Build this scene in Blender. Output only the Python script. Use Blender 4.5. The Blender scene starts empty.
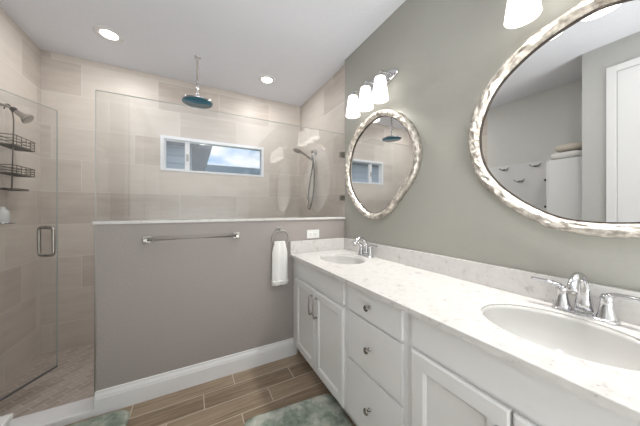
import bpy, bmesh, math, random
from mathutils import Vector, noise, Matrix

C = bpy.context.scene.collection
scene = bpy.context.scene
PI = math.pi
random.seed(4)

# ------------------------------------------------------------------ camera, sky, lights, exposure
cam_data = bpy.data.cameras.new('camera')
cam = bpy.data.objects.new('camera', cam_data)
C.objects.link(cam)
cam.location = (0, 0, 1.25)
cam.rotation_euler = (PI / 2, 0, -math.radians(28.2))
cam_data.sensor_width = 36.0
cam_data.lens = 238.7 / 640 * 36.0
cam_data.shift_y = -3.5 / 640
cam_data.clip_start = 0.02
scene.camera = cam

scene.view_settings.view_transform = 'Standard'
scene.view_settings.look = 'None'
scene.view_settings.gamma = 1.0
scene.view_settings.use_curve_mapping = False
scene.view_settings.exposure = 0.2

SHADE_GLOW = 1.5
BULB_W = 1.45
CAN_W = 4.8
ROOM_W = 80.0

world = bpy.data.worlds.new('sky')
scene.world = world
world.use_nodes = True
wt = world.node_tree
wt.nodes.clear()
wo = wt.nodes.new('ShaderNodeOutputWorld')
wb = wt.nodes.new('ShaderNodeBackground')
wc = wt.nodes.new('ShaderNodeTexCoord')
wm = wt.nodes.new('ShaderNodeMapping')
wm.inputs['Scale'].default_value = (5.0, 5.0, 12.0)
wm.inputs['Location'].default_value = (0.35, 0.0, 0.55)
wn = wt.nodes.new('ShaderNodeTexNoise')
wn.inputs['Scale'].default_value = 1.6
wn.inputs['Detail'].default_value = 5.0
wr = wt.nodes.new('ShaderNodeValToRGB')
wr.color_ramp.elements[0].position = 0.38
wr.color_ramp.elements[0].color = (0.34, 0.50, 0.72, 1)
wr.color_ramp.elements[1].position = 0.62
wr.color_ramp.elements[1].color = (0.86, 0.88, 0.92, 1)
wl = wt.links
wl.new(wc.outputs['Generated'], wm.inputs['Vector'])
wl.new(wm.outputs['Vector'], wn.inputs['Vector'])
wl.new(wn.outputs['Fac'], wr.inputs['Fac'])
wl.new(wr.outputs['Color'], wb.inputs['Color'])
wb.inputs['Strength'].default_value = 1.15
wl.new(wb.outputs['Background'], wo.inputs['Surface'])


def area_light(name, loc, size, watts, color=(1, 1, 1), rot=(0, 0, 0), shape='DISK', size_y=None, parent=None, spread=None):
    d = bpy.data.lights.new(name, 'AREA')
    d.shape = shape
    d.size = size
    if size_y:
        d.size_y = size_y
    d.energy = watts
    d.use_shadow = True
    d.color = color
    if spread:
        d.spread = spread
    o = bpy.data.objects.new(name, d)
    C.objects.link(o)
    o.rotation_euler = rot
    o.location = loc
    if parent:
        o.parent = parent
        o.location = Vector(loc) - parent.location
    return o


# added fill lamp with no real source, low behind camera, aimed at the ceiling
area_light('room_fill_light', (0.35, -1.6, 0.45), 1.6, ROOM_W, (0.97, 0.985, 1.0), (math.radians(174), 0, 0), 'RECTANGLE', 1.3)


# ------------------------------------------------------------------ node helpers
class NT:
    def __init__(self, name):
        self.m = bpy.data.materials.new(name)
        self.m.use_nodes = True
        self.t = self.m.node_tree
        self.t.nodes.clear()
        self.out = self.n('ShaderNodeOutputMaterial')

    def n(self, kind, **kw):
        x = self.t.nodes.new(kind)
        for k, v in kw.items():
            setattr(x, k, v)
        return x

    def l(self, a, b):
        self.t.links.new(a, b)

    def put(self, sock, v):
        if isinstance(v, bpy.types.NodeSocket):
            self.l(v, sock)
        else:
            sock.default_value = v

    def math(self, op, a, b=None, c=None):
        x = self.n('ShaderNodeMath', operation=op)
        self.put(x.inputs[0], a)
        if b is not None:
            self.put(x.inputs[1], b)
        if c is not None:
            self.put(x.inputs[2], c)
        return x.outputs[0]

    def comb(self, x, y, z):
        q = self.n('ShaderNodeCombineXYZ')
        for i, v in enumerate((x, y, z)):
            self.put(q.inputs[i], v)
        return q.outputs[0]

    def coords(self):
        tc = self.n('ShaderNodeTexCoord')
        s = self.n('ShaderNodeSeparateXYZ')
        self.l(tc.outputs['Object'], s.inputs[0])
        return tc.outputs['Object'], s.outputs

    def noise(self, vec, scale, detail=3.0, rough=0.5):
        x = self.n('ShaderNodeTexNoise')
        self.put(x.inputs['Vector'], vec)
        x.inputs['Scale'].default_value = scale
        x.inputs['Detail'].default_value = detail
        x.inputs['Roughness'].default_value = rough
        return x.outputs['Fac']

    def ramp(self, fac, stops):
        x = self.n('ShaderNodeValToRGB')
        e = x.color_ramp.elements
        while len(e) < len(stops):
            e.new(0.5)
        for k, (p, c) in enumerate(stops):
            e[k].position = p
            e[k].color = (*c, 1)
        self.put(x.inputs['Fac'], fac)
        return x.outputs['Color']

    def mix(self, fac, a, b, mode='MIX'):
        x = self.n('ShaderNodeMix', data_type='RGBA', blend_type=mode)
        self.put(x.inputs[0], fac)
        self.put(x.inputs[6], a if isinstance(a, bpy.types.NodeSocket) else (*a, 1))
        self.put(x.inputs[7], b if isinstance(b, bpy.types.NodeSocket) else (*b, 1))
        return x.outputs[2]

    def bump(self, h, strength, dist=0.002):
        x = self.n('ShaderNodeBump')
        x.inputs['Strength'].default_value = strength
        x.inputs['Distance'].default_value = dist
        self.put(x.inputs['Height'], h)
        return x.outputs['Normal']

    def bsdf(self, color, rough=0.5, metal=0.0, normal=None, spec=None, **kw):
        b = self.n('ShaderNodeBsdfPrincipled')
        self.put(b.inputs['Base Color'], color if isinstance(color, bpy.types.NodeSocket) else (*color, 1))
        self.put(b.inputs['Roughness'], rough)
        self.put(b.inputs['Metallic'], metal)
        if spec is not None:
            b.inputs['Specular IOR Level'].default_value = spec
        if normal is not None:
            self.l(normal, b.inputs['Normal'])
        for k, v in kw.items():
            self.put(b.inputs[k], v)
        self.l(b.outputs[0], self.out.inputs['Surface'])
        return b


def srgb(r, g, b):
    def f(c):
        c /= 255
        return c / 12.92 if c <= 0.04045 else ((c + 0.055) / 1.055) ** 2.4
    return (f(r), f(g), f(b))


def plain(name, col, rough=0.5, metal=0.0, bump=0, bscale=60, bdist=0.002, spec=None):
    t = NT(name)
    nrm = None
    vec, _ = t.coords()
    if bump:
        nrm = t.bump(t.noise(vec, bscale, 3), bump, bdist)
    v = t.mix(t.math('MULTIPLY', t.noise(vec, 9, 2), 0.12), col, tuple(c * 0.8 for c in col))
    t.bsdf(v, rough, metal, nrm, spec)
    return t.m


def running_bond(t, U, V, w, h, u0, v0, shift, grout):
    row = t.math('FLOOR', t.math('DIVIDE', t.math('SUBTRACT', V, v0), h))
    vf = t.math('FRACT', t.math('DIVIDE', t.math('SUBTRACT', V, v0), h))
    us = t.math('ADD', t.math('DIVIDE', t.math('SUBTRACT', U, u0), w), t.math('MULTIPLY', row, shift))
    col = t.math('FLOOR', us)
    uf = t.math('FRACT', us)
    du = t.math('MULTIPLY', t.math('MINIMUM', uf, t.math('SUBTRACT', 1.0, uf)), w)
    dv = t.math('MULTIPLY', t.math('MINIMUM', vf, t.math('SUBTRACT', 1.0, vf)), h)
    d = t.math('MINIMUM', du, dv)
    mask = t.n('ShaderNodeMapRange')
    t.l(d, mask.inputs['Value'])
    mask.inputs['From Min'].default_value = grout * 0.5
    mask.inputs['From Max'].default_value = grout * 0.5 + 0.0015
    wn_ = t.n('ShaderNodeTexWhiteNoise')
    t.l(t.comb(col, row, 3.1), wn_.inputs['Vector'])
    return mask.outputs[0], wn_.outputs['Value'], wn_.outputs['Color']


def wall_tile(name, axis, u0):
    t = NT(name)
    vec, s = t.coords()
    U, V = s[axis], s[2]
    mask, rnd, _ = running_bond(t, U, V, 0.61, 0.305, u0, 1.1125, 1 / 3, 0.0035)
    sv = t.comb(t.math('MULTIPLY', U, 1.6), t.math('MULTIPLY', V, 11.0), t.math('MULTIPLY', rnd, 37.0))
    streak = t.noise(sv, 2.2, 5, 0.6)
    cloud = t.noise(t.comb(t.math('MULTIPLY', U, 2.0), t.math('MULTIPLY', V, 4.0), t.math('MULTIPLY', rnd, 11.0)), 1.6, 3)
    f = t.math('ADD', t.math('MULTIPLY', streak, 0.34), t.math('ADD', t.math('MULTIPLY', cloud, 0.30), t.math('MULTIPLY', rnd, 0.26)))
    c = t.ramp(f, [(0.22, srgb(188, 177, 168)), (0.45, srgb(208, 199, 190)), (0.75, srgb(221, 214, 206))])
    c = t.mix(mask, srgb(222, 216, 209), c)
    t.bsdf(c, 0.42, 0, t.bump(mask, 0.35, 0.0015), 0.4)
    return t.m


def floor_plank():
    t = NT('wood_look_plank_tile')
    vec, s = t.coords()
    U, V = s[0], s[1]
    mask, rnd, _ = running_bond(t, U, V, 0.6, 0.139, 0.069, 1.654, -1 / 3, 0.004)
    sv = t.comb(t.math('MULTIPLY', U, 1.5), t.math('MULTIPLY', V, 26.0), t.math('MULTIPLY', rnd, 50.0))
    grain = t.noise(sv, 2.4, 6, 0.62)
    big = t.noise(t.comb(t.math('MULTIPLY', U, 2.0), t.math('MULTIPLY', V, 7.0), t.math('MULTIPLY', rnd, 23.0)), 1.7, 3)
    f = t.math('ADD', t.math('MULTIPLY', grain, 0.6), t.math('ADD', t.math('MULTIPLY', big, 0.25), t.math('MULTIPLY', rnd, 0.2)))
    c = t.ramp(f, [(0.30, srgb(96, 81, 66)), (0.50, srgb(142, 124, 104)), (0.72, srgb(176, 158, 136))])
    c = t.mix(mask, srgb(196, 184, 168), c)
    t.bsdf(c, 0.38, 0, t.bump(mask, 0.3, 0.001), 0.4)
    return t.m


def mosaic():
    t = NT('shower_mosaic')
    vec, s = t.coords()
    r = 0.7071
    U = t.math('MULTIPLY', t.math('ADD', s[0], s[1]), r)
    V = t.math('MULTIPLY', t.math('SUBTRACT', s[1], s[0]), r)
    mask, rnd, _ = running_bond(t, U, V, 0.1, 0.05, 0, 0, 0.5, 0.003)
    c = t.ramp(rnd, [(0.0, srgb(168, 156, 146)), (1.0, srgb(188, 178, 168))])
    c = t.mix(mask, srgb(206, 198, 190), c)
    t.bsdf(c, 0.45, 0, t.bump(mask, 0.4, 0.001))
    return t.m


def quartz():
    t = NT('white_quartz')
    vec, s = t.coords()
    a = t.ramp(t.noise(vec, 26, 5, 0.65), [(0.30, srgb(182, 178, 173)), (0.40, srgb(207, 205, 202)), (0.6, srgb(213, 211, 208))])
    v = t.n('ShaderNodeTexVoronoi')
    t.l(vec, v.inputs['Vector'])
    v.inputs['Scale'].default_value = 55
    sp = t.ramp(v.outputs['Distance'], [(0.10, srgb(188, 184, 178)), (0.2, (1, 1, 1))])
    keep = t.ramp(t.noise(vec, 12, 2), [(0.55, (0, 0, 0)), (0.62, (1, 1, 1))])
    c = t.mix(0.8, a, t.mix(keep, (1, 1, 1), sp), 'MULTIPLY')
    t.bsdf(c, 0.16, 0, None, 0.5)
    return t.m


def glass_mat(name, tint, base=0.04):
    t = NT(name)
    lw = t.n('ShaderNodeLayerWeight')
    lw.inputs['Blend'].default_value = 0.5
    f5 = t.math('POWER', lw.outputs['Facing'], 5.0)
    fac = t.math('MULTIPLY_ADD', f5, 1 - base, base)
    tr = t.n('ShaderNodeBsdfTransparent')
    tr.inputs['Color'].default_value = (*tint, 1)
    gl = t.n('ShaderNodeBsdfGlossy')
    gl.inputs['Roughness'].default_value = 0.0
    mx = t.n('ShaderNodeMixShader')
    t.l(fac, mx.inputs[0])
    t.l(tr.outputs[0], mx.inputs[1])
    t.l(gl.outputs[0], mx.inputs[2])
    t.l(mx.outputs[0], t.out.inputs['Surface'])
    return t.m


def emit_mat(name, col, strength, diffuse=None):
    t = NT(name)
    b = t.bsdf(diffuse or col, 0.35)
    b.inputs['Emission Color'].default_value = (*col, 1)
    b.inputs['Emission Strength'].default_value = strength
    return t.m


def rug_mat():
    t = NT('shaggy_green_mottled_pile')
    vec, s = t.coords()
    n1 = t.noise(vec, 9, 4, 0.6)
    c = t.ramp(n1, [(0.32, srgb(116, 130, 116)), (0.44, srgb(156, 165, 152)), (0.56, srgb(190, 194, 182)), (0.68, srgb(218, 217, 204))])
    c = t.mix(t.math('MULTIPLY', t.noise(vec, 220, 2), 0.35), c, srgb(124, 134, 126))
    t.bsdf(c, 0.95, 0, t.bump(t.noise(vec, 260, 3), 0.9, 0.006), 0.1)
    return t.m


def terry(name, col):
    t = NT(name)
    vec, s = t.coords()
    t.bsdf(col, 0.95, 0, t.bump(t.noise(vec, 300, 3), 0.7, 0.003), 0.1)
    return t.m


def silver_leaf():
    t = NT('champagne_silver_leaf')
    vec, s = t.coords()
    c = t.ramp(t.noise(vec, 38, 4), [(0.35, srgb(160, 152, 142)), (0.62, srgb(222, 216, 206))])
    t.bsdf(c, 0.36, 0.65, t.bump(t.noise(vec, 120, 3), 0.25, 0.003))
    return t.m


def siding(name, col):
    t = NT(name)
    vec, s = t.coords()
    f = t.math('FRACT', t.math('DIVIDE', s[2], 0.17))
    h = t.math('SUBTRACT', 1.0, f)
    c = t.mix(t.math('GREATER_THAN', f, 0.93), col, tuple(x * 0.6 for x in col))
    t.bsdf(c, 0.6, 0, t.bump(h, 0.8, 0.02))
    return t.m


M = {}
M['tile_x'] = wall_tile('stone_look_wall_tile', 0, -0.73)
M['tile_y'] = wall_tile('stone_look_side_wall_tile', 1, 2.42)
M['tile_y2'] = wall_tile('stone_look_side_wall_tile_offset', 1, 2.62)
M['plank'] = floor_plank()
M['mosaic'] = mosaic()
M['quartz'] = quartz()
M['wall_paint'] = plain('grey_green_wall_paint', srgb(164, 163, 155), 0.55, 0, 0.3, 70, 0.004)
M['half_paint'] = plain('warm_grey_wall_paint', srgb(158, 151, 147), 0.55, 0, 0.3, 70, 0.004)
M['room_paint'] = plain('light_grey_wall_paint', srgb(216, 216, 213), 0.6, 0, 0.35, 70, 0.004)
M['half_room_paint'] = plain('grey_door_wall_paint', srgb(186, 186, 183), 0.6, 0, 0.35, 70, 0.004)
M['ceiling'] = plain('textured_white_ceiling', srgb(232, 234, 240), 0.8, 0, 0.5, 45, 0.005)
M['white_trim'] = plain('white_semi_gloss_paint', srgb(226, 226, 226), 0.35)
M['cabinet'] = plain('white_cabinet_paint', srgb(226, 226, 225), 0.35)
M['ceramic'] = plain('white_ceramic', srgb(202, 201, 198), 0.12)
M['chrome'] = plain('polished_chrome', srgb(214, 214, 216), 0.08, 1.0)
M['nickel'] = plain('brushed_nickel', srgb(172, 169, 164), 0.34, 1.0)
M['steel'] = plain('dark_chrome_wire', srgb(120, 118, 115), 0.25, 1.0)
M['rubber'] = plain('grey_rubber_nozzles', srgb(110, 110, 112), 0.7)
M['silver'] = silver_leaf()
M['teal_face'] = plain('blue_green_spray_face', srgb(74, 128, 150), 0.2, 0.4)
M['glass_edge'] = plain('polished_glass_edge', srgb(188, 196, 192), 0.2)
M['rim_reflection'] = plain('dark_rim_reflection', srgb(66, 58, 52), 0.45, 0.3)  # reflection of the frame's inner side, put into the colour
mt_ = NT('mirror_silvering')
gm = mt_.n('ShaderNodeBsdfGlossy')
gm.inputs['Color'].default_value = (0.90, 0.905, 0.90, 1)
gm.inputs['Roughness'].default_value = 0.0
mt_.l(gm.outputs[0], mt_.out.inputs['Surface'])
M['mirror'] = mt_.m
M['glass'] = glass_mat('clear_shower_glass', (0.982, 0.988, 0.988), 0.06)
M['pane'] = glass_mat('window_glass', (0.97, 0.98, 0.985), 0.03)
M['shade'] = emit_mat('frosted_glass_shade', (1.0, 0.96, 0.90), SHADE_GLOW, (0.9, 0.9, 0.88))
M['bulb'] = emit_mat('lit_bulb', (1.0, 0.97, 0.92), 8.0)
M['can'] = emit_mat('lit_downlight_lens', (1.0, 0.98, 0.95), 14.0)
M['rug'] = rug_mat()
M['towel'] = terry('white_terry', srgb(232, 231, 228))
M['beige_towel'] = terry('beige_terry', srgb(206, 198, 186))
M['plastic'] = plain('white_plastic', srgb(232, 232, 230), 0.35)
M['dark_slot'] = plain('dark_slot', srgb(60, 58, 56), 0.6)
M['siding'] = siding('pale_grey_lap_siding', srgb(196, 203, 210))
M['soffit'] = plain('grey_soffit', srgb(120, 124, 130), 0.7)
M['shingle'] = plain('blue_grey_shingles', srgb(104, 122, 132), 0.8, 0, 0.5, 30, 0.02)
M['grass'] = plain('lawn', srgb(92, 112, 66), 0.9, 0, 0.5, 30, 0.03)
M['vinyl'] = plain('white_vinyl', srgb(236, 238, 242), 0.3)
M['knob_metal'] = plain('satin_nickel_knob', srgb(150, 147, 142), 0.22, 1.0)


# ------------------------------------------------------------------ mesh helpers
def frame_of(d):
    d = Vector(d).normalized()
    a = Vector((0, 0, 1)) if abs(d.z) < 0.95 else Vector((1, 0, 0))
    u = d.cross(a).normalized()
    return d, u, u.cross(d).normalized()


class MB:
    def __init__(self):
        self.bm = bmesh.new()
        self.smooth = []

    def box(self, x0, x1, y0, y1, z0, z1, bev=0.0, seg=2):
        x0, x1 = sorted((x0, x1)); y0, y1 = sorted((y0, y1)); z0, z1 = sorted((z0, z1))
        v = [self.bm.verts.new(p) for p in ((x0, y0, z0), (x1, y0, z0), (x1, y1, z0), (x0, y1, z0),
                                             (x0, y0, z1), (x1, y0, z1), (x1, y1, z1), (x0, y1, z1))]
        fs = [self.bm.faces.new([v[i] for i in f]) for f in
              ((3, 2, 1, 0), (4, 5, 6, 7), (0, 1, 5, 4), (1, 2, 6, 5), (2, 3, 7, 6), (3, 0, 4, 7))]
        if bev:
            es = list({e for f in fs for e in f.edges})
            bmesh.ops.bevel(self.bm, geom=es, offset=bev, segments=seg, affect='EDGES', profile=0.5)
        return self

    def prism(self, pts, vec):
        vec = Vector(vec)
        a = [self.bm.verts.new(p) for p in pts]
        b = [self.bm.verts.new(Vector(p) + vec) for p in pts]
        n = len(pts)
        self.bm.faces.new(a[::-1])
        self.bm.faces.new(b)
        for i in range(n):
            self.bm.faces.new((a[i], a[(i + 1) % n], b[(i + 1) % n], b[i]))
        return self

    def loft(self, rings, closed_u=True, cap0=True, cap1=True):
        vs = [[self.bm.verts.new(p) for p in r] for r in rings]
        n = len(rings[0])
        for i in range(len(vs) - 1):
            for j in range(n if closed_u else n - 1):
                k = (j + 1) % n
                f = self.bm.faces.new((vs[i][j], vs[i][k], vs[i + 1][k], vs[i + 1][j]))
                f.smooth = True
        if closed_u and cap0:
            self.bm.faces.new(vs[0][::-1])
        if closed_u and cap1:
            self.bm.faces.new(vs[-1])
        return self

    def lathe(self, prof, center, axis=(0, 0, 1), n=24, sx=1.0, sy=1.0, cap0=True, cap1=True):
        d, u, w = frame_of(axis)
        if abs(Vector(axis).normalized().z) > 0.999:
            u, w = Vector((1, 0, 0)), Vector((0, 1, 0))
        c = Vector(center)
        rings = [[c + d * h + u * (r * sx * math.cos(2 * PI * k / n)) + w * (r * sy * math.sin(2 * PI * k / n)) for k in range(n)]
                 for r, h in prof]
        return self.loft(rings, True, cap0, cap1)

    def cyl(self, p0, p1, r0, r1=None, n=16):
        p0, p1 = Vector(p0), Vector(p1)
        L = (p1 - p0).length
        return self.lathe([(r0, 0), (r1 if r1 is not None else r0, L)], p0, p1 - p0, n)

    def tube(self, pts, r, n=8, closed=False, flat=1.0):
        pts = [Vector(p) for p in pts]
        m = len(pts)
        rings = []
        pu = None
        for i, p in enumerate(pts):
            a = pts[(i - 1) % m] if closed or i > 0 else pts[i]
            b = pts[(i + 1) % m] if closed or i < m - 1 else pts[i]
            d = (b - a).normalized()
            if pu is None:
                _, u, w = frame_of(d)
            else:
                u = (pu - d * pu.dot(d)).normalized()
                w = d.cross(u).normalized()
            pu = u
            rr = r[i] if isinstance(r, (list, tuple)) else r
            rings.append([p + u * (rr * math.cos(2 * PI * k / n)) + w * (rr * flat * math.sin(2 * PI * k / n)) for k in range(n)])
        if closed:
            rings.append(rings[0])
            self.loft(rings, True, False, False)
            bmesh.ops.remove_doubles(self.bm, verts=self.bm.verts[:], dist=1e-6)
        else:
            self.loft(rings)
        return self

    def build(self, name, mat, parent=None, kind=None, smooth=None):
        bm = self.bm
        bmesh.ops.recalc_face_normals(bm, faces=bm.faces[:])
        if parent is not None:
            off = parent.matrix_world_loc if hasattr(parent, 'matrix_world_loc') else Vector(parent.get('_o', (0, 0, 0)))
            for v in bm.verts:
                v.co -= off
        me = bpy.data.meshes.new(name)
        bm.to_mesh(me)
        bm.free()
        me.materials.append(mat)
        if smooth is not None:
            for p in me.polygons:
                p.use_smooth = smooth
        o = bpy.data.objects.new(name, me)
        C.objects.link(o)
        if parent is not None:
            o.parent = parent
            o['_o'] = tuple(parent['_o'])
        else:
            o['_o'] = (0.0, 0.0, 0.0)
        if kind:
            o['kind'] = kind
        return o


def rounded(pts, r, steps=6):
    """round the corners of an open polyline"""
    pts = [Vector(p) for p in pts]
    out = [pts[0]]
    for i in range(1, len(pts) - 1):
        p = pts[i]
        a = (pts[i - 1] - p); b = (pts[i + 1] - p)
        ra = min(r, a.length * 0.49, b.length * 0.49)
        s = p + a.normalized() * ra
        e = p + b.normalized() * ra
        for k in range(steps + 1):
            t = k / steps
            out.append(s * (1 - t) ** 2 + p * 2 * t * (1 - t) + e * t * t)
    out.append(pts[-1])
    return out


def bez(p, n=24):
    p = [Vector(q) for q in p]
    out = []
    for i in range(n + 1):
        t = i / n
        q = list(p)
        while len(q) > 1:
            q = [q[k] * (1 - t) + q[k + 1] * t for k in range(len(q) - 1)]
        out.append(q[0])
    return out


def tag(o, label, cat, group=None):
    o['label'] = label
    o['category'] = cat
    if group:
        o['group'] = group
    return o


def thing(name, label, cat, loc, group=None):
    o = bpy.data.objects.new(name, None)
    o.empty_display_size = 0.05
    C.objects.link(o)
    o.location = loc
    o['_o'] = tuple(loc)
    return tag(o, label, cat, group)


def struct_root(name, loc=(0, 0, 0)):
    o = bpy.data.objects.new(name, None)
    C.objects.link(o)
    o.location = loc
    o['_o'] = tuple(loc)
    o['kind'] = 'structure'
    return o


def copy_thing(src, delta, label=None, group=None):
    r = src.copy(); C.objects.link(r)
    r.location = src.location + Vector(delta)
    if label: r['label'] = label
    if group: r['group'] = group
    for ch in list(src.children):
        c = ch.copy(); C.objects.link(c); c.parent = r
        for g in list(ch.children):
            d = g.copy(); C.objects.link(d); d.parent = c
    return r


# ------------------------------------------------------------------ room constants (metres)
W = 1.3065          # painted mirror wall
T = 1.346           # tiled shower end wall
L = -1.2075         # left wall
B = 3.10            # shower back wall
P = 1.927           # face of the half wall
PB = 2.047          # shower side of the half wall
H = 2.70            # ceiling
PX = -0.52          # free end of the half wall
NX = -0.62          # near left wall (with the door)
NY = 0.808          # its corner
YB = -2.4           # wall behind the camera

# ------------------------------------------------------------------ structure
MB().box(L - 0.1, W + 0.1, YB - 0.1, PB, -0.1, 0.0).build('floor', M['plank'], kind='structure')
MB().box(L - 0.1, T + 0.1, PB, B + 0.1, -0.16, -0.06).build('floor_shower', M['mosaic'], kind='structure')
MB().box(L - 0.1, T + 0.12, YB - 0.1, B + 0.12, H, H + 0.1).build('ceiling', M['ceiling'], kind='structure')
MB().box(W, W + 0.12, YB, P, 0, H).build('wall_right', M['wall_paint'], kind='structure')
MB().box(T, T + 0.1, P, B + 0.1, -0.1, H).build('wall_shower_right', M['tile_y2'], kind='structure')
wx0, wx1, wz0, wz1 = -0.303, 0.828, 1.674, 2.060
MB().box(L - 0.1, wx0, B, B + 0.12, -0.1, H).box(wx1, T + 0.1, B, B + 0.12, -0.1, H) \
    .box(wx0, wx1, B, B + 0.12, -0.1, wz0).box(wx0, wx1, B, B + 0.12, wz1, H).build('wall_back', M['tile_x'], kind='structure')
MB().box(L - 0.1, L, P - 0.012, B, -0.1, H).build('wall_shower_left', M['tile_y'], kind='structure')
MB().box(L - 0.1, L, NY, P - 0.012, 0, H).build('wall_left', M['room_paint'], kind='structure')
MB().box(L, NX - 0.12, NY - 0.12, NY, 0, H).build('wall_alcove', M['room_paint'], kind='structure')
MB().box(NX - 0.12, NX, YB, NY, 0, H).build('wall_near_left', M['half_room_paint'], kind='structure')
MB().box(L - 0.1, W + 0.1, YB - 0.1, YB, 0, H).build('wall_front', M['room_paint'], kind='structure')
# white boarded lower part of the left wall, below the hooks
MB().box(L, L + 0.012, NY + 0.002, P - 0.02, 0.0, 1.85, 0.003).build('trim_5', M['white_trim'], kind='structure')

# half wall
MB().box(PX, T, P, PB - 0.012, 0, 1.158).build('wall_partition', M['half_paint'], kind='structure')
MB().box(PX, T, PB - 0.012, PB, -0.08, 1.158).build('wall_partition_tile', M['tile_x'], kind='structure')
MB().box(PX - 0.012, T, P - 0.012, PB + 0.012, 1.158, 1.177, 0.003).build('trim_1', M['quartz'], kind='structure')
MB().box(PX - 0.004, PX + 0.006, P - 0.004, P + 0.01, 0.05, 1.157, 0.001).build('trim_2', M['nickel'], kind='structure')
MB().box(L, PX, P - 0.012, PB + 0.01, -0.06, 0.04, 0.004).build('trim_3', M['white_trim'], kind='structure')


def baseboard(name, p0, p1, nrm):
    p0, p1, nrm = Vector(p0), Vector(p1), Vector(nrm)
    prof = [(0, 0), (0.016, 0), (0.016, 0.098), (0.0135, 0.104), (0.0135, 0.110), (0.0105, 0.118), (0.006, 0.128), (0.005, 0.140), (0, 0.143)]
    MB().prism([p0 + nrm * a + Vector((0, 0, h)) for a, h in prof], p1 - p0).build(name, M['white_trim'], kind='structure')


baseboard('baseboard_back', (PX, P, 0), (0.80, P, 0), (0, -1, 0))
baseboard('baseboard_left', (L + 0.012, NY, 0), (L + 0.012, P - 0.03, 0), (1, 0, 0))
baseboard('baseboard_near_left', (NX, YB, 0), (NX, -0.36, 0), (1, 0, 0))

# window in the shower wall
win = struct_root('window_1', (0.26, B, wz0))
fy0, fy1 = B - 0.006, B + 0.085
f = MB()
f.box(wx0, wx0 + 0.032, fy0, fy1, wz0, wz1, 0.003).box(wx1 - 0.032, wx1, fy0, fy1, wz0, wz1, 0.003)
f.box(wx0 + 0.03, wx1 - 0.03, fy0, fy1, wz0, wz0 + 0.022, 0.002).box(wx0 + 0.03, wx1 - 0.03, fy0, fy1, wz1 - 0.034, wz1, 0.003)
f.build('frame', M['vinyl'], win)
MB().box(-0.072, -0.022, B + 0.022, B + 0.062, wz0 + 0.022, wz1 - 0.034, 0.004).build('mullion', M['vinyl'], win)
MB().box(-0.056, -0.036, B + 0.010, B + 0.022, 1.80, 1.88, 0.004).build('latch', M['nickel'], win)
s_ = MB()
s_.box(wx0 + 0.032, wx0 + 0.05, B + 0.03, B + 0.055, wz0 + 0.022, wz1 - 0.034).box(wx0 + 0.05, -0.072, B + 0.03, B + 0.055, wz0 + 0.022, wz0 + 0.034)
s_.box(wx0 + 0.05, -0.072, B + 0.03, B + 0.055, wz1 - 0.046, wz1 - 0.034)
s_.build('sash', M['vinyl'], win)
MB().box(wx0 + 0.05, -0.072, B + 0.040, B + 0.046, wz0 + 0.034, wz1 - 0.046).build('pane', M['pane'], win)
MB().box(-0.022, wx1 - 0.032, B + 0.040, B + 0.046, wz0 + 0.022, wz1 - 0.034).build('pane', M['pane'], win)

# door in the near left wall (seen in the large mirror)
dr = struct_root('door_1', (NX, 0.2, 0))
dy0, dy1, dz1 = -0.29, 0.60, 2.43
MB().box(NX, NX + 0.018, dy1, dy1 + 0.058, 0, dz1 + 0.055, 0.003).box(NX, NX + 0.018, dy0 - 0.058, dy0, 0, dz1 + 0.055, 0.003) \
    .box(NX, NX + 0.018, dy0, dy1, dz1, dz1 + 0.055, 0.003).build('casing', M['white_trim'], dr)
MB().box(NX, NX + 0.010, dy0 + 0.004, dy1 - 0.004, 0.01, dz1 - 0.003, 0.002).build('door_leaf', M['white_trim'], dr)
MB().lathe([(0.028, 0), (0.028, 0.006), (0.012, 0.008), (0.012, 0.04), (0.027, 0.045), (0.03, 0.06), (0.02, 0.072)], (NX + 0.010, -0.21, 1.0), (1, 0, 0)) \
    .build('knob', M['nickel'], dr)

# ------------------------------------------------------------------ outside, beyond the window
MB().box(-30, 30, 3.3, 60, -0.4, -0.3).build('ground', M['grass'], kind='structure')
nh = thing('neighbour_house', 'pale grey lap-sided house with grey soffit just outside the window', 'house', (-3.0, 6.5, -0.3))
MB().box(-9, 0.04, 6.0, 12, -0.3, 2.62).build('wall', M['siding'], nh)
MB().box(-9.4, 0.1, 5.55, 12.4, 2.62, 2.72).build('soffit', M['soffit'], nh)
MB().prism([(-9.5, 5.5, 2.72), (-9.5, 12.5, 2.72), (-9.5, 9.0, 4.9)], (9.8, 0, 0)).build('roof', M['shingle'], nh)
MB().prism([(0.0, 5.98, 1.9), (0.20, 5.98, 1.9), (0.44, 5.98, 2.80), (0.0, 5.98, 2.80)], (0, 0.12, 0)).build('gable_return', M['soffit'], nh)
fh = thing('distant_house', 'low distant house with blue-grey roof under the clouds', 'house', (2.6, 22, -0.3))
MB().box(-2.0, 5.4, 20.5, 24, -0.3, 4.2).build('wall', M['siding'], fh)
MB().prism([(-2.4, 20.0, 4.1), (-2.4, 24.5, 4.1), (-2.4, 22.2, 5.05)], (8.0, 0, 0)).build('roof', M['shingle'], fh)

# ------------------------------------------------------------------ vanity cabinets
FX = 0.752          # door fronts
CX = 0.771          # face frame


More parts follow.
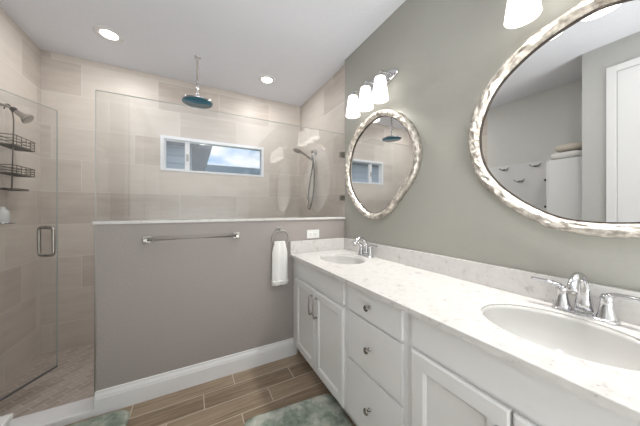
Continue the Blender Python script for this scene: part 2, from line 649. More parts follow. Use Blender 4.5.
def panel_front(name, y0, y1, z0, z1, parent, rail=0.0):
    """a door or drawer front: bevelled slab, or framed with a recessed centre panel"""
    m = MB()
    if not rail:
        m.box(FX, CX, y0, y1, z0, z1)
        bm = m.bm
        fr = [f for f in bm.faces if abs(f.calc_center_median().x - FX) < 1e-5]
        r = bmesh.ops.inset_region(bm, faces=fr, thickness=0.012, depth=0)
        for v in bm.verts:
            pass
        for e in r['faces']:
            for v in e.verts:
                if abs(v.co.y - y0) < 1e-5 or abs(v.co.y - y1) < 1e-5 or abs(v.co.z - z0) < 1e-5 or abs(v.co.z - z1) < 1e-5:
                    v.co.x = FX + 0.007
    else:
        def loop(i, x):
            return [(x, y0 + i, z0 + i), (x, y1 - i, z0 + i), (x, y1 - i, z1 - i), (x, y0 + i, z1 - i)]
        rings = [loop(0, CX), loop(0, FX + 0.005), loop(0.006, FX), loop(rail, FX), loop(rail + 0.006, FX + 0.004), loop(rail + 0.012, FX + 0.009)]
        m.loft(rings)
        for f_ in m.bm.faces:
            f_.smooth = False
    return m.build(name, M['cabinet'], parent)


def knob(y, z, parent):
    MB().lathe([(0.009, 0), (0.009, 0.003), (0.0055, 0.006), (0.0055, 0.014), (0.012, 0.018), (0.0155, 0.022), (0.0155, 0.026), (0.010, 0.030), (0.004, 0.031)],
               (FX, y, z), (-1, 0, 0), 20).build('knob', M['knob_metal'], parent)


def pull(y, zc_, parent):
    z0, z1 = zc_ - 0.075, zc_ + 0.075
    pts = rounded([(FX + 0.001, y, z0 + 0.012), (FX - 0.024, y, z0 + 0.006), (FX - 0.030, y, zc_), (FX - 0.024, y, z1 - 0.006), (FX + 0.001, y, z1 - 0.012)], 0.03)
    m = MB().tube(pts, 0.0055, 10)
    m.cyl((FX, y, z0 + 0.012), (FX - 0.004, y, z0 + 0.012), 0.009).cyl((FX, y, z1 - 0.012), (FX - 0.004, y, z1 - 0.012), 0.009)
    m.build('handle', M['nickel'], parent)


def cabinet_body(root, y0, y1):
    m = MB().box(CX, CX + 0.020, y0, y1, 0.11, 0.846)
    m.box(CX + 0.020, W - 0.004, y0, y0 + 0.016, 0.11, 0.846).box(CX + 0.020, W - 0.004, y1 - 0.016, y1, 0.11, 0.846)
    m.box(CX + 0.020, W - 0.020, y0 + 0.016, y1 - 0.016, 0.11, 0.126).box(W - 0.020, W - 0.004, y0 + 0.016, y1 - 0.016, 0.11, 0.846)
    m.build('body', M['cabinet'], root)
    MB().box(0.835, W - 0.004, y0, y1, 0.0, 0.11).build('toe_kick', M['cabinet'], root)


c1 = thing('vanity_cabinet', 'white sink cabinet with two doors beside the half wall with the towel ring', 'cabinet', (1.0, 1.52, 0), 'white vanity cabinets')
cabinet_body(c1, 1.116, P - 0.002)
panel_front('false_drawer_front', 1.133, 1.836, 0.708, 0.838, c1)
d1 = panel_front('door', 1.490, 1.836, 0.122, 0.686, c1, 0.05)
pull(1.522, 0.575, d1)
d2 = panel_front('door', 1.133, 1.482, 0.122, 0.686, c1, 0.05)
pull(1.450, 0.575, d2)

c2 = thing('vanity_cabinet', 'white three-drawer cabinet between the two sink cabinets', 'cabinet', (1.0, 0.9, 0), 'white vanity cabinets')
cabinet_body(c2, 0.681, 1.115)
for z0, z1 in ((0.708, 0.838), (0.448, 0.694), (0.128, 0.432)):
    d = panel_front('drawer', 0.706, 1.092, z0, z1, c2)
    knob(0.899, (z0 + z1) / 2 + 0.006, d)

c3 = thing('vanity_cabinet', 'white sink cabinet under the large basin nearest the viewer', 'cabinet', (1.0, 0.3, 0), 'white vanity cabinets')
cabinet_body(c3, -0.05, 0.68)
panel_front('false_drawer_front', -0.030, 0.655, 0.722, 0.838, c3)
d3 = panel_front('door', 0.325, 0.655, 0.122, 0.705, c3, 0.055)
d4 = panel_front('door', -0.030, 0.318, 0.122, 0.705, c3, 0.055)
pull(0.352, 0.575, d3)
pull(0.290, 0.575, d4)

# worktop with two oval cut-outs
SINKS = [((1.02, 1.54), 0.158, 0.205), ((1.025, 0.310), 0.170, 0.212)]
ZT, ZB = 0.871, 0.848
CF = 0.738


def worktop():
    bm = bmesh.new()
    n = 48
    y_edges = [-0.06, 0.925, P - 0.001]
    for k, ((cx, cy), ax, ay) in enumerate(reversed(SINKS)):
        y0, y1 = y_edges[k], y_edges[k + 1]
        x0, x1 = CF, W - 0.001
        inner, outer = [], []
        for i in range(n):
            a = 2 * PI * (i + 0.5) / n
            c_, s__ = math.cos(a), math.sin(a)
            inner.append((cx + ax * c_, cy + ay * s__))
            tx = ((x1 - cx) if c_ > 0 else (x0 - cx)) / c_
            ty = ((y1 - cy) if s__ > 0 else (y0 - cy)) / s__
            tt = min(tx, ty)
            outer.append([cx + tt * c_, cy + tt * s__])
        for q in ((x0, y0), (x1, y0), (x1, y1), (x0, y1)):
            j = min(range(n), key=lambda i: (outer[i][0] - q[0]) ** 2 + (outer[i][1] - q[1]) ** 2)
            outer[j] = list(q)
        loops = []
        for pts, z in ((outer, ZB), (outer, ZT - 0.002), (None, ZT), (inner, ZT), (inner, ZB)):
            if pts is None:
                pts = [(max(x0 + 0.002, p[0]), p[1]) for p in outer]
            loops.append([bm.verts.new((p[0], p[1], z)) for p in pts])
        for a_, b_ in zip(loops, loops[1:] + loops[:1]):
            for i in range(n):
                j = (i + 1) % n
                va = [a_[i], a_[j], b_[j], b_[i]]
                if len({tuple(round(c, 6) for c in v.co) for v in va}) >= 3:
                    bm.faces.new(va)
    # drop the inner side faces along the seam
    kill = [f_ for f_ in bm.faces if all(abs(v.co.y - 0.925) < 1e-5 for v in f_.verts)]
    bmesh.ops.delete(bm, geom=kill, context='FACES')
    bmesh.ops.remove_doubles(bm, verts=bm.verts[:], dist=1e-5)
    m = MB()
    m.bm = bm
    return m


wtop = thing('countertop', 'long white speckled quartz countertop with two oval basins cut in', 'countertop', (1.02, 0.93, ZB))
worktop().build('slab', M['quartz'], wtop, smooth=False)
MB().box(W - 0.021, W - 0.001, -0.06, P - 0.001, ZT, 0.978, 0.002).build('backsplash', M['quartz'], wtop)
MB().box(CF, W - 0.021, P - 0.021, P - 0.001, ZT, 0.978, 0.002).build('side_splash', M['quartz'], wtop)


def sink(label, c, ax, ay):
    s = thing('sink', label, 'sink', (c[0], c[1], 0.72), 'white oval undermount sinks')
    prof_in = [(1.0, 0.0), (0.985, -0.02), (0.95, -0.05), (0.88, -0.085), (0.74, -0.115), (0.5, -0.132), (0.2, -0.138), (0.09, -0.139)]
    n = 48

    def ring(k, z, ex=0.0):
        return [(c[0] + (ax * k + ex) * math.cos(2 * PI * i / n), c[1] + (ay * k + ex) * math.sin(2 * PI * i / n), z) for i in range(n)]
    rings = [ring(1.0, ZB - 0.001, 0.022), ring(1.0, ZB - 0.001, -0.0006), ring(1.0, ZT - 0.005, -0.0006), ring(1.0, ZT - 0.005, -0.004)] + [ring(k, ZB + 0.004 + h, -0.006) for k, h in prof_in]
    rings += [ring(k, ZB - 0.001 + h - 0.010, 0.010) for k, h in reversed(prof_in)]
    rings += [ring(1.0, ZB - 0.012, 0.022)]
    rings.append(rings[0])
    MB().loft(rings, True, False, False).build('basin', M['ceramic'], s, smooth=True)
    MB().lathe([(0.031, 0), (0.031, 0.004), (0.024, 0.005), (0.022, 0.002), (0.014, 0.004), (0.004, 0.006)], (c[0], c[1], ZB - 0.143), (0, 0, 1)).build('drain', M['chrome'], s)
    return s


sink('farther white oval basin, at the half wall end of the countertop', *SINKS[0])
sink('large white oval basin in the countertop below the larger mirror', *SINKS[1])


def faucet(label, x, y):
    z = ZT
    fct = thing('faucet', label, 'faucet', (x, y, z), 'chrome two-handle faucets')
    n = 32
    ring = lambda k, zz: [(x + 0.030 * k * math.cos(2 * PI * i / n), y + math.copysign(0.055, math.sin(2 * PI * i / n)) * (1 if abs(math.sin(2 * PI * i / n)) > 1e-6 else 0)
                           + 0.030 * k * math.sin(2 * PI * i / n), zz) for i in range(n)]
    MB().loft([ring(1.0, z), ring(1.0, z + 0.007), ring(0.88, z + 0.012)]).build('base_plate', M['chrome'], fct)
    # spout: flared hexagonal column that arches over towards the basin
    path = bez([(x + 0.004, y, z + 0.010), (x + 0.012, y, z + 0.10), (x + 0.004, y, z + 0.185), (x - 0.085, y, z + 0.165), (x - 0.108, y, z + 0.100)], 22)
    rad = [0.026 - 0.013 * min(1, i / 9) + 0.002 * max(0, (i - 12) / 10) for i in range(23)]
    MB().tube(path, rad, 12, flat=0.9).build('spout', M['chrome'], fct)
    tip = path[-1]
    MB().cyl(tip + Vector((0.001, 0, 0.006)), tip + Vector((-0.003, 0, -0.008)), 0.0115).build('aerator', M['nickel'], fct)
    for sgn in (1, -1):
        yy = y + sgn * 0.055
        prof = [(0.027, 0.010), (0.026, 0.016), (0.021, 0.030), (0.0165, 0.055), (0.0155, 0.074), (0.0165, 0.082), (0.013, 0.090), (0.005, 0.093)]
        h = MB().lathe([(r, h_) for r, h_ in prof], (x, yy, z), (0, 0, 1), 12).build('handle', M['chrome'], fct)
        p = bez([(x, yy - sgn * 0.006, z + 0.086), (x - 0.004, yy + sgn * 0.03, z + 0.104), (x - 0.010, yy + sgn * 0.055, z + 0.094), (x - 0.014, yy + sgn * 0.088, z + 0.101)], 12)
        MB().tube(p, [0.0135 - 0.003 * i / 12 for i in range(13)], 10, flat=0.6).build('lever', M['chrome'], h)
    return fct


fa = faucet('chrome two-lever faucet behind the basin at the half wall', 1.235, 1.525)
fb = faucet('chrome two-lever faucet behind the basin nearest the viewer', 1.236, 0.308)

# ------------------------------------------------------------------ mirrors
BLOB = [(1.874, 1.60), (1.868, 1.67), (1.850, 1.735), (1.805, 1.833), (1.735, 1.912), (1.605, 1.99), (1.445, 2.026), (1.35, 2.008), (1.262, 1.965), (1.195, 1.918),
        (1.109, 1.822), (1.055, 1.704), (1.038, 1.606), (1.070, 1.491), (1.120, 1.42), (1.182, 1.355), (1.238, 1.295), (1.300, 1.235), (1.39, 1.185), (1.487, 1.168),
        (1.58, 1.187), (1.66, 1.235), (1.742, 1.302), (1.80, 1.37), (1.842, 1.440), (1.866, 1.52)]
BLOB2 = BLOB[:11] + [(1.050, 1.700), (1.034, 1.60), (1.030, 1.50), (1.05, 1.40), (1.10, 1.30), (1.18, 1.215), (1.28, 1.165), (1.39, 1.152), (1.50, 1.160)] + BLOB[20:]
MC = Vector((1.455, 1.59))


def smooth_loop(pts, n):
    pts = [Vector(p) for p in pts]
    m = len(pts)
    out = []
    for k in range(n):
        s = k / n * m
        i = int(s); t = s - i
        p0, p1, p2, p3 = (pts[(i + j - 1) % m] for j in range(4))
        # uniform B-spline blended with Catmull-Rom for a softly irregular line
        cr = 0.5 * ((2 * p1) + (p2 - p0) * t + (2 * p0 - 5 * p1 + 4 * p2 - p3) * t * t + (3 * p1 - p0 - 3 * p2 + p3) * t ** 3)
        bs = ((1 - t) ** 3 * p0 + (3 * t ** 3 - 6 * t * t + 4) * p1 + (-3 * t ** 3 + 3 * t * t + 3 * t + 1) * p2 + t ** 3 * p3) / 6
        out.append(cr * 0.6 + bs * 0.4)
    return out


def mirror(label, dy, outline):
    r = thing('wall_mirror', label, 'mirror', (W, MC.x + dy, MC.y), 'organic silver-framed wall mirrors')
    N = 330
    outer = smooth_loop(outline, N)
    nrm = []
    for k in range(N):
        d = outer[(k + 1) % N] - outer[k - 1]
        nrm.append(Vector((d.y, -d.x)).normalized() * (1 if True else -1))
    # make the normals point inwards
    for k in range(N):
        if nrm[k].dot(MC - outer[k]) < 0:
            nrm[k] = -nrm[k]
    FWD = 0.048
    prof = [(0.0, 0.0), (0.0, 0.018), (0.002, 0.029), (0.006, 0.037), (0.011, 0.041), (0.016, 0.043), (0.021, 0.043), (0.026, 0.041), (0.031, 0.039), (0.035, 0.036), (0.039, 0.032), (0.043, 0.027), (0.046, 0.022), (FWD, 0.018), (FWD, 0.0)]
    rings = []
    Ls = 2 * PI * 0.41
    for k in range(N):
        s = k / N * Ls
        a = 2 * PI * k / N
        row = []
        for (w_, h_) in prof:
            hh, ww = h_, w_
            if 0.001 < w_ < 0.045 and h_ > 0.02:
                # twisted, flowing ridges along the rim
                ca_, sa_ = math.cos(a + w_ * 5), math.sin(a + w_ * 5)
                n1 = noise.noise(Vector((ca_ * 7, sa_ * 7, w_ * 75)))
                n2 = noise.noise(Vector((ca_ * 15, sa_ * 15, 4 + w_ * 110)))
                v = 1.5 * (1 - 2.6 * abs(n1)) + 0.9 * (1 - 2.4 * abs(n2)) - 0.8
                hh += 0.0046 * v
                ww += 0.0025 * noise.noise(Vector((math.cos(a) * 14, math.sin(a) * 14, 5 + w_ * 40)))
            elif w_ == 0.0 and h_ > 0:
                ww += 0.004 * noise.noise(Vector((math.cos(a) * 10, math.sin(a) * 10, 9)))
            q = outer[k] + nrm[k] * ww
            row.append((W - 0.001 - hh, q.x + dy, q.y))
        rings.append(row)
    rings.append(rings[0])
    m = MB().loft(rings, True, False, False)
    bmesh.ops.remove_doubles(m.bm, verts=m.bm.verts[:], dist=1e-6)
    m.build('frame', M['silver'], r, smooth=True)
    rim = []  # added dark strip standing in for the frame's reflection in the glass
    for k in range(N):
        rr = []
        for (w_, h_) in ((FWD - 0.002, 0.0), (FWD - 0.002, 0.0185), (FWD + 0.004, 0.0185), (FWD + 0.004, 0.0)):
            q = outer[k] + nrm[k] * w_
            rr.append((W - 0.001 - h_, q.x + dy, q.y))
        rim.append(rr)
    rim.append(rim[0])
    m = MB().loft(rim, True, False, False)
    bmesh.ops.remove_doubles(m.bm, verts=m.bm.verts[:], dist=1e-6)
    m.build('inner_edge_reflection', M['rim_reflection'], r, smooth=False)
    pts = [outer[k] + nrm[k] * (FWD + 0.003) for k in range(0, N)]
    MB().prism([(W - 0.002, p.x + dy, p.y) for p in pts], (-0.010, 0, 0)).build('mirror_glass', M['mirror'], r, smooth=False)
    return r


mirror('silver-framed wavy round mirror next to the shower, above the farther basin', 0.0, BLOB)
mirror('large silver-framed wavy round mirror above the nearer basin, cut off by the picture edge', -1.139, BLOB2)


# ------------------------------------------------------------------ vanity lights
def vanity_light(label, yc):
    z0 = 2.245
    r = thing('vanity_light', label, 'wall lamp', (W, yc, z0), 'three-shade vanity lights')
    n = 40
    px = W
    def oval(hx, k):
        return [(px - hx, yc + (0.225 * k) * math.cos(2 * PI * i / n) , z0 + (0.058 * k) * math.sin(2 * PI * i / n)) for i in range(n)]
    MB().loft([oval(0.0, 1), oval(0.012, 1), oval(0.02, 0.93), oval(0.024, 0.80)]).build('backplate', M['chrome'], r)
    for k in (-1, 0, 1):
        y = yc + k * 0.163
        sx = W - 0.12
        arm = MB().tube(rounded([(W - 0.02, y, z0 + 0.0), (W - 0.075, y, z0 + 0.005), (sx, y, z0 - 0.002), (sx, y, z0 - 0.038)], 0.03), 0.007, 10)
        arm.build('arm', M['chrome'], r)
        MB().lathe([(0.012, 0.012), (0.020, 0.004), (0.026, -0.012), (0.026, -0.020)], (sx, y, z0 - 0.036), (0, 0, 1), 20).build('socket_cup', M['chrome'], r)
        zt, zb = z0 - 0.050, 2.032
        sh = MB().lathe([(0.020, zt + 0.002), (0.036, zt), (0.040, zt - 0.01), (0.058, zb + 0.02), (0.060, zb), (0.057, zb), (0.055, zb + 0.02), (0.037, zt - 0.012), (0.018, zt - 0.004)],
                        (sx, y, 0), (0, 0, 1), 28, cap0=False, cap1=False).build('shade', M['shade'], r)
        MB().lathe([(0.012, 2.150), (0.014, 2.128), (0.026, 2.105), (0.027, 2.085), (0.018, 2.066), (0.006, 2.060)], (sx, y, 0), (0, 0, 1), 18).build('bulb', M['bulb'], sh)
        area_light('vanity_lamp_light', (sx, y, 2.035), 0.10, BULB_W, (1.0, 0.965, 0.92), (0, 0, 0), 'DISK', None, r, 2.1)
    return r


vanity_light('chrome three-shade vanity light above the mirror next to the shower', 1.466)
vanity_light('three-shade vanity light above the large near mirror, mostly out of frame', 0.305)


# ------------------------------------------------------------------ ceiling downlights
def downlight(label, x, y):
    r = thing('ceiling_downlight', label, 'ceiling light', (x, y, H), 'recessed ceiling downlights')
    MB().lathe([(0.098, 0), (0.098, -0.004), (0.090, -0.009), (0.062, -0.010), (0.057, -0.005), (0.057, 0)], (x, y, H), (0, 0, 1), 40, cap0=False, cap1=False).build('trim_ring', M['white_trim'], r)
    MB().lathe([(0.0575, 0), (0.0575, -0.004), (0.03, -0.006), (0.002, -0.0062)], (x, y, H), (0, 0, 1), 32).build('lens', M['can'], r)
    area_light('downlight_light', (x, y, H - 0.012), 0.14, CAN_W, (1.0, 0.985, 0.97), (0, 0, 0), 'DISK', None, r)
    return r


downlight('round recessed ceiling light above the shower door side', -0.604, 2.562)
downlight('round recessed ceiling light between the rain shower and the tiled end wall', 0.737, 2.626)
downlight('added unseen round ceiling light over the room in front of the vanity', 0.2, 0.42)  # added lamp out of view, brightens the room

# ------------------------------------------------------------------ shower fittings
rs = thing('rain_shower_head', 'round chrome rain shower head on a straight pipe from the ceiling', 'shower head', (0.046, 2.551, H))
x, y = 0.046, 2.551
MB().lathe([(0.030, 0), (0.030, -0.006), (0.014, -0.014), (0.0105, -0.016), (0.0105, -0.30)], (x, y, H), (0, 0, 1), 24).build('ceiling_arm', M['chrome'], rs)
MB().lathe([(0.0105, -0.28), (0.015, -0.285), (0.015, -0.315), (0.011, -0.32), (0.011, -0.385), (0.017, -0.390), (0.017, -0.405)], (x, y, H), (0, 0, 1), 20).build('joint', M['chrome'], rs)
MB().lathe([(0.018, -0.400), (0.050, -0.408), (0.125, -0.416), (0.138, -0.422), (0.138, -0.432), (0.130, -0.436)], (x, y, H), (0, 0, 1), 48).build('head', M['chrome'], rs)
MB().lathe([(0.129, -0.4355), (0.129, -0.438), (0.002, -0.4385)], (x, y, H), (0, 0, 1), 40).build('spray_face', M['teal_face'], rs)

hs = thing('hand_shower', 'brushed hand shower with looped hose on the tiled end wall', 'hand shower', (T, 2.62, 1.95))
y = 2.62
MB().lathe([(0.030, 0), (0.030, 0.006), (0.013, 0.010), (0.012, 0.036), (0.016, 0.040), (0.016, 0.058)], (T, y, 1.955), (-1, 0, 0), 20).build('wall_elbow', M['nickel'], hs)
MB().tube(rounded([(T - 0.045, y, 1.955), (T - 0.050, y - 0.002, 1.90), (T - 0.055, y, 1.872)], 0.02), 0.013, 12).build('holder', M['nickel'], hs)
hd = MB().tube(bez([(T - 0.035, y, 1.845), (T - 0.10, y, 1.890), (T - 0.17, y, 1.925), (T - 0.235, y, 1.955)], 10), [0.010, 0.011, 0.012, 0.013, 0.013, 0.013, 0.013, 0.013, 0.014, 0.016, 0.018], 12).build('handset', M['nickel'], hs)
MB().lathe([(0.016, 0.026), (0.040, 0.016), (0.050, 0.004), (0.050, -0.006), (0.044, -0.010)], (T - 0.245, y, 1.945), (0.35, 0.0, 1), 28).build('spray_head', M['nickel'], hd)
MB().tube(bez([(T - 0.035, y, 1.85), (T - 0.030, y + 0.02, 1.74), (T - 0.05, y + 0.10, 1.60), (T - 0.08, y + 0.22, 1.10), (T - 0.09, y + 0.10, 0.90), (T - 0.04, y - 0.10, 1.32), (T - 0.02, y - 0.07, 1.66), (T - 0.04, y - 0.02, 1.78), (T - 0.05, y, 1.945)], 46), 0.0085, 10) \
    .build('hose', M['steel'], hs)

# left wall shower head with a hanging wire caddy
sy = 2.55
ls = thing('wall_shower_head', 'brushed shower head on a short arm on the left tiled wall', 'shower head', (L, sy, 1.99))
MB().lathe([(0.030, 0), (0.030, 0.004), (0.012, 0.010)], (L, sy, 1.992), (1, 0, 0), 20).build('flange', M['nickel'], ls)
MB().tube(bez([(L + 0.004, sy, 1.992), (L + 0.045, sy, 1.995), (L + 0.075, sy, 1.97)], 8), 0.0095, 12).build('arm', M['nickel'], ls)
MB().lathe([(0.010, -0.006), (0.018, 0.004), (0.019, 0.016), (0.013, 0.026)], (L + 0.070, sy, 1.974), (0.8, 0, -0.6), 16).build('ball_joint', M['dark_slot'], ls)
MB().lathe([(0.012, 0.0), (0.017, 0.010), (0.019, 0.040), (0.026, 0.055), (0.040, 0.070), (0.042, 0.078), (0.036, 0.083)], (L + 0.088, sy, 1.958), (0.8, 0, -0.6), 24).build('head', M['nickel'], ls)

cdx = L + 0.055
cy = 2.605
cd = thing('shower_caddy', 'dark wire shower caddy hanging from the left wall shower arm', 'caddy', (cdx, cy, 1.39))
MB().tube(rounded([(L + 0.03, cy - 0.05, 1.965), (L + 0.035, cy - 0.04, 2.01), (L + 0.045, cy - 0.01, 2.005), (L + 0.05, cy, 1.95), (L + 0.055, cy, 1.90), (L + 0.045, cy, 1.39)], 0.025), 0.0042, 8).build('stem', M['steel'], cd)


def basket(z, hgt, hw, dep, nv):
    m = MB()
    x0, x1 = L + 0.012, L + 0.012 + dep
    def ring(zz, r):
        c_ = [(x0, cy - hw, zz), (x1, cy - hw, zz), (x1, cy + hw, zz), (x0, cy + hw, zz)]
        pts = []
        for i in range(4):
            p = Vector(c_[i]); a = Vector(c_[i - 1]) - p; b = Vector(c_[(i + 1) % 4]) - p
            rr = 0.022
            s = p + a.normalized() * rr; e = p + b.normalized() * rr
            for k in range(5):
                t = k / 4
                pts.append(s * (1 - t) ** 2 + p * 2 * t * (1 - t) + e * t * t)
        m.tube(pts, r, 6, closed=True)
    ring(z + hgt, 0.0036)
    if hgt > 0.02:
        ring(z + hgt * 0.66, 0.0026)
        ring(z + hgt * 0.33, 0.0026)
    ring(z, 0.0036)
    for k in range(nv):
        yy = cy - hw + 0.02 + (2 * hw - 0.04) * k / (nv - 1)
        m.tube([(x0, yy, z), (x1, yy, z)], 0.0022, 5)
        if k % 3 == 0 and hgt > 0.02:
            m.tube([(x1, yy, z), (x1, yy, z + hgt)], 0.0022, 5)
    m.build('basket', M['steel'], cd)


basket(1.705, 0.068, 0.128, 0.105, 13)
basket(1.505, 0.056, 0.128, 0.105, 13)
basket(1.392, 0.008, 0.07, 0.095, 9)

sd = thing('soap_dish', 'chrome soap dish on the left tiled wall below the caddy', 'soap dish', (L, 2.475, 1.14))
MB().lathe([(0.055, 0.0), (0.060, 0.006), (0.062, 0.014), (0.058, 0.014), (0.053, 0.006)], (L + 0.062, 2.475, 1.150), (0, 0, 1), 28).build('tray', M['chrome'], sd)
MB().lathe([(0.018, 0), (0.018, 0.004)], (L, 2.475, 1.157), (1, 0, 0), 16).build('mount', M['chrome'], sd)
sb = MB().lathe([(0.022, 0.0), (0.030, 0.008), (0.031, 0.06), (0.027, 0.085), (0.012, 0.098), (0.011, 0.112)], (L + 0.062, 2.475, 1.1568), (0, 0, 1), 24).build('bottle', M['plastic'], None)
tag(sb, 'white round bottle standing on the chrome soap dish', 'bottle')

# frameless glass
G = 1.987
gp = thing('shower_glass_panel', 'fixed clear glass panel standing on the half wall cap', 'glass panel', (0.41, G, 1.178))
MB().box(-0.532, T - 0.003, G - 0.005, G + 0.005, 1.178, 2.0, 0.0006, 1).build('glass', M['glass'], gp)
MB().box(-0.534, -0.5322, G - 0.005, G + 0.005, 1.178, 2.002).box(-0.532, T - 0.003, G - 0.005, G + 0.005, 2.0002, 2.002).build('polished_edge', M['glass_edge'], gp)
for z in (1.365, 1.795):
    m = MB().box(T - 0.055, T - 0.001, G - 0.013, G - 0.0052, z - 0.025, z + 0.025, 0.002).box(T - 0.055, T - 0.001, G + 0.0052, G + 0.013, z - 0.025, z + 0.025, 0.002)
    m.build('clip', M['nickel'], gp)

hx, hy = L + 0.012, 1.985
ex, ey = -0.905, 2.545
dd = Vector((ex - hx, ey - hy, 0))
DL = dd.length
du_ = dd / DL
dn = Vector((-du_.y, du_.x, 0))
gd = thing('shower_glass_door', 'open clear glass shower door with a chrome loop handle', 'glass door', (hx, hy, 0.062))


def slab(o, d0, d1, n0, n1, z0, z1, name, mat, parent):
    m = MB()
    p = lambda a, b: Vector((hx, hy, 0)) + du_ * a + dn * b
    q = [p(d0, n0), p(d1, n0), p(d1, n1), p(d0, n1)]
    m.prism([(v.x, v.y, z0) for v in q], (0, 0, z1 - z0))
    return m.build(name, mat, parent, smooth=False)


slab(None, 0.006, DL, -0.005, 0.005, 0.066, 2.0, 'glass', M['glass'], gd)
slab(None, DL + 0.0002, DL + 0.0022, -0.005, 0.005, 0.066, 2.0, 'polished_edge', M['glass_edge'], gd)
slab(None, 0.006, DL, -0.005, 0.005, 2.0002, 2.0022, 'polished_edge', M['glass_edge'], gd)
slab(None, 0.006, DL, -0.004, 0.004, 0.052, 0.0655, 'bottom_sweep', M['rubber'], gd)
for z in (0.35, 1.75):
    slab(None, -0.010, 0.06, -0.015, -0.0052, z - 0.04, z + 0.04, 'hinge', M['nickel'], gd)
for sgn in (-1, 1):
    p = lambda a, b, z: tuple(Vector((hx, hy, z)) + du_ * a + dn * b)
    a = DL - 0.072
    z0, z1 = 0.915, 1.118
    m = MB().tube(rounded([p(a, sgn * 0.005, z0), p(a, sgn * 0.052, z0), p(a, sgn * 0.052, z1), p(a, sgn * 0.005, z1)], 0.028), 0.0105, 12)
    m.build('handle', M['nickel'], gd)

# ------------------------------------------------------------------ half-wall hardware
tb = thing('towel_bar', 'chrome towel bar on the grey half wall', 'towel bar', (0.02, P, 1.05))
by = P - 0.062
for xx in (-0.262, 0.300):
    m = MB().box(xx - 0.024, xx + 0.024, P - 0.012, P - 0.0005, 1.028, 1.076, 0.004)
    m.box(xx - 0.013, xx + 0.013, by - 0.010, P - 0.010, 1.040, 1.064, 0.004)
    m.build('post', M['nickel'], tb)
MB().tube([(-0.25, by, 1.052), (0.288, by, 1.052)], 0.0085, 16).build('bar', M['chrome'], tb)

rx = 0.645
tr = thing('towel_ring', 'chrome towel ring on the half wall beside the vanity', 'towel ring', (rx, P, 1.075))
MB().box(rx - 0.024, rx + 0.024, P - 0.012, P - 0.0005, 1.056, 1.104, 0.004).box(rx - 0.012, rx + 0.012, P - 0.040, P - 0.010, 1.068, 1.092, 0.004).build('post', M['nickel'], tr)
MB().tube([(rx + 0.070 * math.sin(2 * PI * k / 40), P - 0.032, 1.008 + 0.070 * math.cos(2 * PI * k / 40)) for k in range(40)], 0.005, 10, closed=True).build('ring', M['nickel'], tr)


def hanging_towel():
    """a folded hand towel drawn through the ring: two plies joined over the ring bar"""
    m = MB()
    yb = P - 0.032
    nz, nu = 26, 18
    def surf(front, outer):
        rows = []
        for i in range(nz + 1):
            v = i / nz
            zz = 0.985 - v * 0.355 + (0.0 if front else 0.004)
            half = 0.044 + 0.020 * min(1, v * 4) + 0.003 * v
            row = []
            for j in range(nu + 1):
                s = -1 + 2 * j / nu
                fold = 0.005 * math.sin(s * 7.0 + 0.6 + v) * (0.4 + 0.6 * v) + 0.003 * noise.noise(Vector((s * 3, v * 5, 1)))
                t_ = 0.0 if v > 0.02 else 0.004
                dy_ = (-0.020 if front else 0.018) * min(1, 0.35 + v * 3) + fold
                edge = 1 - abs(s) ** 6
                row.append((rx - 0.006 + s * half, yb + (dy_ * (0.25 + 0.75 * edge)), zz))
            rows.append(row)
        return rows
    fr, bk = surf(True, True), surf(False, True)
    rings = []
    for i in range(nz + 1):
        rings.append(fr[i] + bk[i][::-1])
    m.loft(rings)
    return m


ht = thing('hand_towel', 'white hand towel hanging through the towel ring', 'towel', (rx, P - 0.03, 0.63))
hanging_towel().build('cloth', M['towel'], ht)
MB().box(rx - 0.073, rx + 0.061, P - 0.0595, P - 0.0085, 0.655, 0.668, 0.004).build('woven_band', M['towel'], ht)

ou = thing('electrical_outlet', 'white outlet plate on the half wall above the side splash', 'outlet', (0.96, P, 1.03))
MB().box(0.898, 1.022, P - 0.007, P - 0.0005, 0.991, 1.067, 0.003).build('plate', M['plastic'], ou)
for xx in (0.936, 0.984):
    s = MB().box(xx - 0.017, xx + 0.017, P - 0.0095, P - 0.006, 1.013, 1.045, 0.002).build('socket', M['plastic'], ou)
    MB().box(xx - 0.007, xx + 0.002, P - 0.0100, P - 0.0090, 1.0345, 1.0365).box(xx - 0.007, xx + 0.000, P - 0.0100, P - 0.0090, 1.0215, 1.0235) \
        .cyl((xx + 0.009, P - 0.0100, 1.029), (xx + 0.009, P - 0.0090, 1.029), 0.0025, None, 10).build('slot', M['dark_slot'], s)


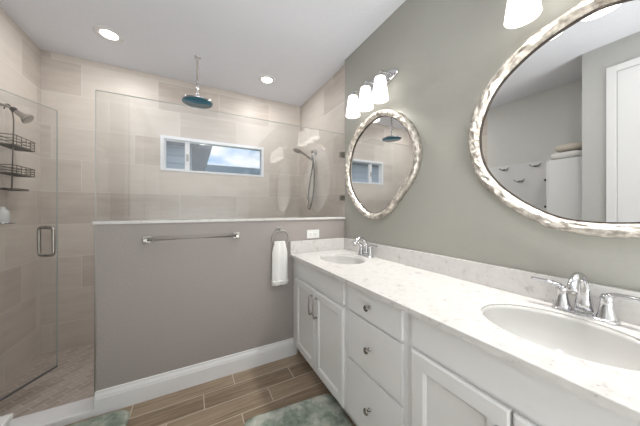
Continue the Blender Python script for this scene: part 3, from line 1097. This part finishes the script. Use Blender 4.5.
# ------------------------------------------------------------------ bath mats
def bath_mat(label, cx, cy_, hx_, hy_, rot, seed):
    m = MB()
    r = 0.07
    nx, ny = int(hx_ * 2 / 0.009), int(hy_ * 2 / 0.009)
    ca, sa = math.cos(rot), math.sin(rot)
    def pos(u, v, z):
        return (cx + u * ca - v * sa, cy_ + u * sa + v * ca, z)
    grid = []
    for j in range(ny + 1):
        row = []
        for i in range(nx + 1):
            u = -hx_ + 2 * hx_ * i / nx
            v = -hy_ + 2 * hy_ * j / ny
            # distance inside a rounded rectangle
            qx, qy = abs(u) - (hx_ - r), abs(v) - (hy_ - r)
            if qx > 0 and qy > 0:
                dl = math.hypot(qx, qy)
                k = max(qx, qy) / dl
                u = math.copysign(hx_ - r + qx * k, u)
                v = math.copysign(hy_ - r + qy * k, v)
                dist = r - math.hypot(abs(u) - (hx_ - r), abs(v) - (hy_ - r))
            else:
                dist = -max(qx, qy) + r
            edge = min(1, max(0, dist) / 0.025)
            z = 0.004 + 0.018 * math.sqrt(edge) + 0.006 * edge * noise.noise(Vector((u * 38 + seed, v * 38, 0))) + 0.005 * edge * noise.noise(Vector((u * 95, v * 95 + seed, 2)))
            row.append(pos(u, v, z))
        grid.append(row)
    m.loft(grid, False)
    low = [grid[0][i] for i in range(nx)] + [grid[j][nx] for j in range(ny)] + [grid[ny][i] for i in range(nx, 0, -1)] + [grid[j][0] for j in range(ny, 0, -1)]
    m.loft([low, [(p[0], p[1], 0.0005) for p in low]], True, False, True)
    bmesh.ops.remove_doubles(m.bm, verts=m.bm.verts[:], dist=1e-5)
    o = m.build('bath_mat', M['rug'], None, smooth=True)
    return tag(o, label, 'bath mat', 'mottled green bath mats')


bath_mat('mottled green shaggy bath mat in front of the vanity drawers', 0.505, 0.99, 0.295, 0.44, math.radians(-6), 1)
bath_mat('mottled green shaggy bath mat at the shower entrance curb', -0.542, 1.585, 0.205, 0.305, math.radians(-1), 7)

# ------------------------------------------------------------------ things by the left wall
bn = thing('waste_bin', 'white lidded bin in the bottom left corner beside the curb mat', 'bin', (-0.9, 1.60, 0))
MB().box(-1.02, -0.772, 1.47, 1.722, 0.0, 0.235, 0.008).build('body', M['plastic'], bn)
MB().box(-1.028, -0.765, 1.462, 1.73, 0.236, 0.262, 0.006).build('lid', M['plastic'], bn)

lc = thing('linen_cabinet', 'tall white linen cabinet reflected in the large mirror', 'cabinet', (-0.95, 0.95, 0))
MB().box(-1.14, -0.75, NY + 0.003, 1.09, 0.0, 1.77, 0.003).build('body', M['white_trim'], lc)
ld = MB().box(-1.135, -0.755, 1.0905, 1.108, 0.05, 1.765, 0.003).build('door', M['white_trim'], lc)
for z in (1.57, 1.28):
    MB().lathe([(0.006, 0), (0.006, 0.012), (0.014, 0.018), (0.014, 0.024), (0.006, 0.028)], (-0.79, 1.108, z), (0, 1, 0), 16).build('knob', M['dark_slot'], ld)


def folded_towel(label, x0, x1, y0, y1, z0, h, mat, nf):
    m = MB()
    n, k = 24, 20
    rings = []
    for i in range(n + 1):
        xx = x0 + (x1 - x0) * i / n
        row = []
        for j in range(k):
            a = 2 * PI * j / k
            cx_, cz_ = math.cos(a), math.sin(a)
            sq = lambda c: math.copysign(abs(c) ** 0.55, c)
            wob = 0.006 * noise.noise(Vector((xx * 9, a, nf)))
            taper = 1 - 0.35 * abs(2 * i / n - 1) ** 8
            row.append((xx, (y0 + y1) / 2 + (y1 - y0) / 2 * sq(cx_) * taper + wob, z0 + h / 2 + (h / 2) * sq(cz_) * taper + (wob if cz_ > 0.3 else 0)))
        rings.append(row)
    m.loft(rings)
    o = m.build('folded_towel', mat, None, smooth=True)
    return tag(o, label, 'towel', 'folded towels on the linen cabinet')


folded_towel('white folded towel lying directly on the linen cabinet in the mirror', -1.12, -0.755, NY + 0.02, 1.095, 1.7715, 0.075, M['towel'], 1)
folded_towel('beige folded towel on top of the white towel in the mirror', -1.10, -0.77, NY + 0.025, 1.06, 1.8530, 0.070, M['beige_towel'], 2)


def hook(label, y, z):
    r = thing('robe_hook', label, 'hook', (L + 0.012, y, z), 'chrome double robe hooks')
    x0 = L + 0.0125
    MB().box(x0, x0 + 0.008, y - 0.030, y + 0.030, z - 0.013, z + 0.013, 0.003).build('plate', M['nickel'], r)
    for s in (-1, 1):
        p = bez([(x0 + 0.006, y + s * 0.010, z), (x0 + 0.035, y + s * 0.012, z - 0.015), (x0 + 0.05, y + s * 0.040, z - 0.006), (x0 + 0.046, y + s * 0.055, z + 0.022)], 10)
        MB().tube(p, 0.0062, 8).build('prong', M['nickel'], r)
    return r


hook('chrome robe hook nearest the shower, upper row of the mirrored wall', 1.679, 1.794)
hook('chrome robe hook set lowest between the two others', 1.510, 1.618)
hook('chrome robe hook nearest the linen cabinet in the mirror', 1.345, 1.795)

for o in list(bpy.data.objects):
    if '_o' in o.keys():
        del o['_o']
